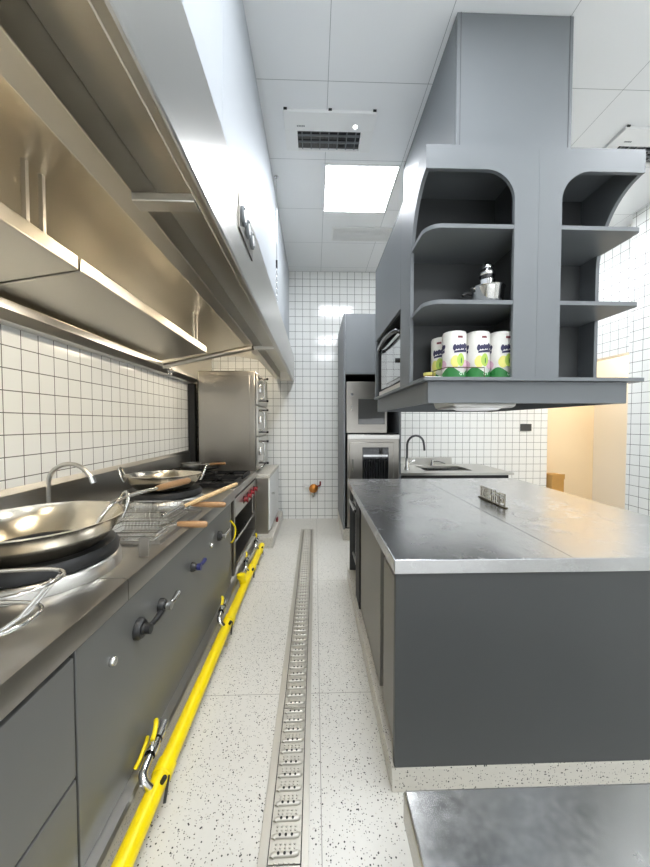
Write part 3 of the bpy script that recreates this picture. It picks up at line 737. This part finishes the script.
w = MB(); w.box(.508, 1.428, CY0 + .012, CY0 + .032, 1.400, 1.498, bev=.002); w.box(.508, .528, CY0 + .032, CY1, 1.400, 1.498); w.box(1.408, 1.428, CY0 + .032, CY1, 1.400, 1.498); w.box(.528, 1.408, CY1 - .02, CY1, 1.4, 1.498)
w.build('base_skirt', 'grey', hc)
B(.529, 1.407, CY0 + .033, CY1 - .021, 1.46, 1.475).build('base_board', 'grey_dark', hc)
# rear box: doors over a niche on the aisle side
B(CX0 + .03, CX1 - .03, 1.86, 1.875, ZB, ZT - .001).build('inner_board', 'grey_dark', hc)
B(CX0, CX0 + .02, YP1 + .003, CY1 - .045, 1.96, ZT - .002, bev=.002).build('door', 'grey', hc)
B(CX0, CX0 + .02, CY1 - .042, CY1, ZB, ZT - .002, bev=.002).build('end_post', 'grey', hc)
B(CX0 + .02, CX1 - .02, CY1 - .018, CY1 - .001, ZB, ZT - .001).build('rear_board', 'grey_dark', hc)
B(CX0 + .022, CX0 + .5, 1.88, CY1 - .05, 1.95, 1.966).build('niche_top', 'black', hc)
B(CX0 + .03, CX0 + .45, 1.88, 1.93, ZB + .001, 1.948).build('niche_side', 'black', hc)
B(CX1 - TH, CX1, YP1 + .003, CY1, ZB, ZT - .002).build('side_board', 'grey', hc)
t = thing('wall_oven', 'small white-doored oven with chrome handle in the side niche of the hanging cabinet', 'oven', (.7, 2.25, ZB))
B(.53, .93, 1.95, 2.60, ZB + .001, 1.88, bev=.008).build('body', 'grey_dark', t)
d = B(.508, .53, 1.96, 2.59, 1.56, 1.865, bev=.006).build('door', 'glass_mid', t)
B(.503, .509, 1.985, 2.40, 1.585, 1.835, bev=.002).build('window', 'mirror', d)
w = MB(); w.tube(bez([(.51, 2.0, 1.845), (.478, 2.03, 1.86), (.462, 2.2, 1.865), (.462, 2.35, 1.86), (.478, 2.53, 1.855), (.51, 2.56, 1.845)], 6), .013, 10); w.build('handle', 'glass_dark', d)
MB().lathe([(0, .503), (.014, .503), (.014, .488), (0, .486)], (0, 2.05, 1.69), 14, 'X').build('knob', 'black', d)
B(.494, .512, 1.95, 2.60, ZB + .002, 1.548, bev=.003).build('sill', 'steel', t)
# hood insert in the underside
t = thing('range_hood_insert', 'silver range hood insert fitted in the underside of the hanging cabinet', 'range hood', (.97, 1.95, 1.40))
w = MB(); pts = [(.64, 1.459), (.99, 1.459), (.965, 1.392), (.95, 1.384), (.68, 1.384), (.665, 1.392)]
w.prism(pts, 1, 1.60, 1.86); w.build('body', 'steel_x', t, bevel=.006)
MB().lathe([(0, 1.376), (.10, 1.376), (.115, 1.384), (0, 1.384)], (.835, 1.73, 0), 32).build('lamp_cover', 'hoodlight', t)
# duct box up to the ceiling
t = thing('duct_box', 'plain grey duct box rising from the hanging cabinet to the ceiling', 'duct casing', (.995, 2.2, ZT + .012))
B(.705, 1.294, 1.712, 1.73, ZT + .013, CZ - .002, bev=.002).build('front_panel', 'grey', t)
B(.705, .723, 1.731, 2.72, ZT + .013, CZ - .002).build('side_panel', 'grey', t)
B(1.276, 1.294, 1.731, 2.72, ZT + .013, CZ - .002).build('side_panel', 'grey', t)
B(.723, 1.276, 2.70, 2.72, ZT + .013, CZ - .002).build('rear_panel', 'grey', t)
B(1.274, 1.2765, 1.7105, 1.7125, ZT + .013, CZ - .002).build('edge_joint', 'grey_dark', t)
B(.722, .7245, 1.7105, 1.7125, ZT + .013, CZ - .002).build('edge_joint', 'grey_dark', t)

# ------------------------------------------------------------------ on the hanging shelves
def paper_roll(x, y, label, R=.0545, H=.222, rot=0):
    z = ZB + .001
    t = thing('paper_roll', label, 'paper towel', (x, y, z), 'wrapped kitchen paper rolls')
    MB().lathe([(0, z), (R - .006, z), (R, z + .006), (R, z + H - .012), (R - .004, z + H - .003), (R - .012, z + H), (.02, z + H - .001), (.017, z + H - .006), (0, z + H - .006)], (x, y, 0), 40).build('wrapped_roll', 'paper', t)
    def patch(mat, a0, a1, lo, hi, n=14, e=.0006):
        w.use(mat); A = []
        for i in range(n + 1):
            s = i / n; a = math.radians(-90 + a0 + (a1 - a0) * s); rr = R + e
            A.append((w.bm.verts.new((x + rr * math.cos(a), y + rr * math.sin(a), z + lo(s))), w.bm.verts.new((x + rr * math.cos(a), y + rr * math.sin(a), z + hi(s)))))
        for p, q in zip(A[:-1], A[1:]): w._face([p[0], q[0], q[1], p[1]])
    def blob(mat, ac, zc, aw, hh, slope=0, e=.0007):
        patch(mat, ac - aw, ac + aw, lambda s: zc + slope * (s - .5) - hh * math.sin(PI * max(.02, min(.98, s))) ** .5, lambda s: zc + slope * (s - .5) + hh * math.sin(PI * max(.02, min(.98, s))) ** .5, e=e)
    for q in (0, 120, 240):
        q += rot; w = MB()
        patch('green', q - 60, q + 60, lambda s: .004, lambda s: .040 + .014 * math.cos(PI * (s * 2 - .2)))
        blob('sun', q - 24, .078, 22, .028); blob('lime', q + 2, .085, 19, .030, e=.0009); blob('pink', q + 30, .066, 22, .022, e=.0008)
        blob('green', q + 4, .082, 3, .014, e=.0012)
        # the slanted dark wordmark as strokes
        patch('navy', q - 30, q + 40, lambda s: .117 + .006 * s, lambda s: .126 + .010 * s, e=.001)
        for k, (da, w_, h) in enumerate(((-28, 8, .015), (-15, 8, .011), (-2, 8.5, .013), (11, 8, .011), (24, 9, .016), (37, 8, .011))):
            blob('navy', q + da, .142 + .0015 * k, w_, h, .004, e=.0011)
        blob('lightgreen', q + 2, .022, 7, .008, e=.0012); blob('lightgreen', q + 18, .023, 3, .008, e=.0012); blob('green', q + 2, .022, 4, .004, e=.0015)
        w.build('wrap_print', None, t)
        w = MB()
        for da in (-9, -3, 3, 9): blob('maroon', q + da - 2, .190, 3.4, .006, e=.001)
        w.build('maker_mark', None, t)
for i, xx in enumerate((.662, .774, .886)):
    paper_roll(xx, 1.60, ('wrapped kitchen paper roll, leftmost of the front row on the lowest shelf', 'wrapped kitchen paper roll, middle of the front row on the lowest shelf', 'wrapped kitchen paper roll, right end of the front row beside the grey post')[i], rot=8)
paper_roll(.648, 1.715, 'wrapped kitchen paper roll half hidden behind the leftmost front roll', rot=-35)
t = thing('shelf_rail', 'thin dark wire rail in front of the paper rolls', 'rail', (.70, 1.535, ZB))
w = MB(); w.tube([(.575, 1.64, ZB), (.575, 1.64, 1.562), (.60, 1.533, 1.564), (.775, 1.533, 1.564), (.775, 1.533, ZB)], .0022, 6); w.build('wire', 'bronze', t)
t = thing('jar', 'small amber jar with yellow lid at the left end of the lowest shelf', 'jar', (.56, 1.66, ZB))
MB().lathe([(0, ZB + .001), (.026, ZB + .001), (.028, ZB + .006), (.028, ZB + .03), (0, ZB + .03)], (.575, 1.69, 0), 20).build('glass', 'jar', t)
MB().lathe([(0, ZB + .031), (.024, ZB + .031), (.03, ZB + .033), (.03, ZB + .046), (0, ZB + .047)], (.575, 1.69, 0), 20).build('lid', 'sun', t)
t = tag(B(.515, .60, 1.575, 1.63, ZB + .001, ZB + .014, bev=.003).build('tray', 'white'), 'small flat white tray at the open corner of the lowest shelf', 'tray')
S2 = 1.858; bx, by = .815, 1.60
t = thing('steel_bowl', 'round steel bowl with black side grip on the middle shelf', 'bowl', (bx, by, S2))
MB().lathe([(0, S2 + .001), (.055, S2 + .001), (.070, S2 + .014), (.076, S2 + .08), (.081, S2 + .086), (.073, S2 + .084), (.066, S2 + .018), (.052, S2 + .006), (0, S2 + .006)], (bx, by, 0), 40).build('body', 'chrome', t)
MB().tube(bez([(bx - .074, by, S2 + .06), (bx - .10, by - .005, S2 + .062), (bx - .12, by - .01, S2 + .048)], 5), .007, 8).build('handle', 'black', t)
t = thing('spice_jar', 'dark stacked jar with steel bands standing in the steel bowl', 'jar', (bx, by, S2))
MB().lathe([(0, S2 + .0065), (.036, S2 + .0065), (.036, S2 + .125), (.03, S2 + .13), (0, S2 + .13)], (bx, by, 0), 28).build('base', 'chrome', t)
MB().lathe([(0, S2 + .1305), (.031, S2 + .1305), (.034, S2 + .145), (.034, S2 + .165), (.028, S2 + .178), (0, S2 + .178)], (bx, by, 0), 28).build('body', 'glass_dark', t)
MB().lathe([(.0345, S2 + .145), (.0365, S2 + .147), (.0365, S2 + .161), (.0345, S2 + .163)], (bx, by, 0), 28).build('band', 'chrome', t)
MB().lathe([(0, S2 + .1785), (.027, S2 + .1785), (.027, S2 + .192), (.012, S2 + .205), (0, S2 + .206)], (bx, by, 0), 28).build('lid', 'chrome', t)

# ------------------------------------------------------------------ back of the room: oven tower, sink
FY = 3.70
tw = thing('oven_tower', 'tall grey housing for the two stacked ovens by the back wall', 'tall cabinet', (.63, 4.1, 0))
B(.312, .95, FY + .03, 4.58, 0, .13).build('plinth', 'curb', tw)
B(.312, .332, FY, 4.58, .131, 2.50, bev=.002).build('side_panel', 'grey', tw)
B(.93, .95, FY, 4.58, .131, 2.50, bev=.002).build('side_panel', 'grey', tw)
B(.334, .928, FY, FY + .02, 1.845, 2.498, bev=.002).build('door', 'grey', tw)
B(.333, .929, FY + .022, 4.57, 1.838, 1.855).build('shelf', 'black', tw)
B(.333, .929, 4.54, 4.57, .132, 2.49).build('back_panel', 'black', tw)
B(.333, .929, FY + .03, 4.53, .132, .16).build('bottom_board', 'black', tw)
B(.333, .929, FY + .03, 4.53, 1.185, 1.199).build('shelf', 'black', tw)
t = thing('microwave', 'stainless microwave, upper appliance in the grey tower', 'microwave', (.56, 3.95, 1.2))
B(.342, .79, FY - .01, 4.3, 1.2, 1.76, bev=.005).build('body', 'steel_v', t)
B(.472, .765, FY - .018, FY - .009, 1.295, 1.575, bev=.003).build('window', 'glass_mid', t)
w = MB(); w.box(.472, .765, FY - .021, FY - .017, 1.365, 1.373); w.build('shelf_line', 'black', t)
for x, z in ((.40, 1.62), (.715, 1.71)): MB().lathe([(0, -.014), (.016, -.014), (.018, 0), (0, 0)], (x, FY - .01, z), 16, 'Y').build('knob', 'chrome', t)
B(.392, .404, FY - .022, FY - .009, 1.44, 1.50, bev=.002).build('button', 'chrome', t)
t = thing('steam_oven', 'stainless oven with black barred window, lower appliance in the grey tower', 'oven', (.63, 3.95, .16))
B(.352, .92, FY - .03, 4.3, .162, 1.183, bev=.005).build('body', 'steel_v', t)
B(.352, .92, FY - .045, FY - .029, 1.135, 1.183, bev=.003).build('top_rail', 'steel', t)
d = B(.372, .86, FY - .05, FY - .031, .60, 1.10, bev=.005).build('door', 'steel_v', t)
B(.515, .80, FY - .056, FY - .049, .66, 1.045, bev=.004).build('window', 'glass_dark', d)
w = MB(); w.box(.525, .79, FY - .060, FY - .056, .945, .965)
w.build('bar', 'chrome', d)
w = MB()
for k in range(9): w.box(.53 + k * .028, .536 + k * .028, FY - .0585, FY - .056, .67, .93)
w.build('rack', 'iron', d)
w = MB(); w.tube([(.41, FY - .075, .78), (.41, FY - .075, .92)], .008, 8); w.tube([(.41, FY - .075, .80), (.41, FY - .05, .80)], .006, 6); w.tube([(.41, FY - .075, .90), (.41, FY - .05, .90)], .006, 6); w.build('handle', 'chrome', d)
t = thing('sink_unit', 'stainless sink counter against the back wall, right of the oven tower', 'sink', (1.6, 4.17, 0))
SZ = .75
w = MB(); w.box(.96, 2.22, 3.78, 4.57, .11, SZ - .078); w.build('cabinet', 'grey', t)
B(.96, 2.2, 3.80, 4.55, 0, .11).build('plinth', 'curb', t)
B(.98, 2.2, 3.765, 3.78, SZ - .075, SZ - .029).build('shadow_gap', 'black', t)
w = MB()
bx0, bx1, by0, by1 = 1.30, 1.86, 3.92, 4.36
w.box(.955, bx0, 3.74, 4.57, SZ - .028, SZ); w.box(bx1, 2.25, 3.74, 4.57, SZ - .028, SZ); w.box(bx0, bx1, 3.74, by0, SZ - .028, SZ); w.box(bx0, bx1, by1, 4.57, SZ - .028, SZ)
w.build('top_sheet', 'steel_x', t)
w = MB(); w.box(bx0, bx1, by0, by1, SZ - .074, SZ - .069); w.build('basin', 'steel', t)
B(.955, 1.86, 4.53, 4.575, SZ + .001, SZ + .09, bev=.003).build('upstand', 'steel_x', t)
t = thing('kitchen_tap', 'tall dark chrome gooseneck tap at the left of the sink', 'tap', (1.13, 4.05, SZ))
fx = 1.10; fy = 4.0
MB().lathe([(0, SZ + .001), (.032, SZ + .001), (.03, SZ + .02), (.02, SZ + .05), (.02, SZ + .14), (0, SZ + .14)], (fx, fy, 0), 18).build('base', 'chrome', t)
MB().tube([(fx, fy, SZ + .13), (fx, fy, SZ + .3)] + [(fx + .1 - .1 * math.cos(math.radians(a)), fy - .02 * math.sin(math.radians(a)), SZ + .3 + .11 * math.sin(math.radians(a))) for a in range(15, 166, 15)] + [(fx + .205, fy, SZ + .28), (fx + .21, fy, SZ + .23)], .0125, 10).build('spout', 'grey_dark', t)
MB().tube([(fx + .02, fy, SZ + .09), (fx + .09, fy - .01, SZ + .115)], .009, 8).build('lever', 'chrome', t)
t = thing('mixer_tap', 'low chrome mixer in the middle of the sink counter', 'tap', (1.6, 4.45, SZ))
MB().lathe([(0, SZ + .001), (.028, SZ + .001), (.02, SZ + .03), (.015, SZ + .07), (0, SZ + .072)], (1.56, 4.44, 0), 14).build('base', 'chrome', t)
MB().tube(bez([(1.56, 4.44, SZ + .05), (1.60, 4.36, SZ + .06), (1.66, 4.26, SZ + .045)], 5), .010, 8).build('spout', 'chrome', t)
tag(B(2.84, 2.995, 4.588, 4.599, 1.20, 1.298, bev=.003).build('wall_switch', 'grey_dark'), 'dark grey double switch plate on the back wall tiles', 'switch')
# gas valve on the back wall
t = thing('wall_valve', 'brass-orange pipe valve with red wheel sticking out of the back wall', 'valve', (-.03, 4.56, .43))
MB().tube([(-.13, 4.57, .45), (-.03, 4.565, .45), (.0, 4.565, .45)], .016, 10).lathe([(.03, -.02), (.03, 0)], (-.13, 4.598, .45), 14, 'Y').tube([(-.13, 4.597, .45), (-.13, 4.57, .45)], .016, 10).build('pipe_stub', 'white', t)
MB().lathe([(0, -.075), (.035, -.07), (.06, -.05), (.06, -.02), (.04, -.005), (0, 0)], (-.02, 4.585, .425), 20, 'Y').build('body', 'brass', t)
MB().tube([(.03, 4.55, .45), (.07, 4.55, .47), (.07, 4.55, .52)], .012, 8).build('lever', 'red', t)
MB().tube([(-.02, 4.55, .38), (-.02, 4.55, .31)], .014, 10).build('outlet', 'chrome', t)
# corridor beyond the opening
t = thing('cardboard_box', 'tan cardboard box standing in the orange corridor beyond the kitchen', 'box', (3.32, 4.62, 0))
B(3.25, 3.42, 4.52, 4.70, .0, .60, bev=.004).build('carton', 'card', t)
w = MB(); w.box(3.25, 3.42, 4.508, 4.512, .54, .61); w.build('flap', 'card', t)
B(3.43, 3.445, 4.56, 4.68, .0, .56).build('side_flap', 'card_dark', t)
t = thing('corridor_lamp', 'warm ceiling lamp of the corridor, hidden beyond the opening', 'ceiling light', (3.7, 4.0, 2.6))
B(3.5, 3.9, 3.75, 4.35, 2.575, 2.599).build('frame', 'white', t); B(3.52, 3.88, 3.77, 4.33, 2.565, 2.5745).build('diffuser', 'corridor', t)

# ------------------------------------------------------------------ foreground table
t = thing('prep_table', 'polished stainless prep table in the near right foreground', 'table', (.85, .03, 0))
w = MB(); w.box(.122, 1.62, -.42, .452, .755, .80, bev=.004); w.build('top_sheet', 'table', t)
for x in (.20, 1.54):
    for y in (-.34, .37): MB().tube([(x, y, 0.0), (x, y, .755)], .019, 14).build('leg', 'steel_v', t)
B(.21, 1.53, -.33, .36, .20, .22, bev=.003).build('lower_shelf', 'steel_x', t)
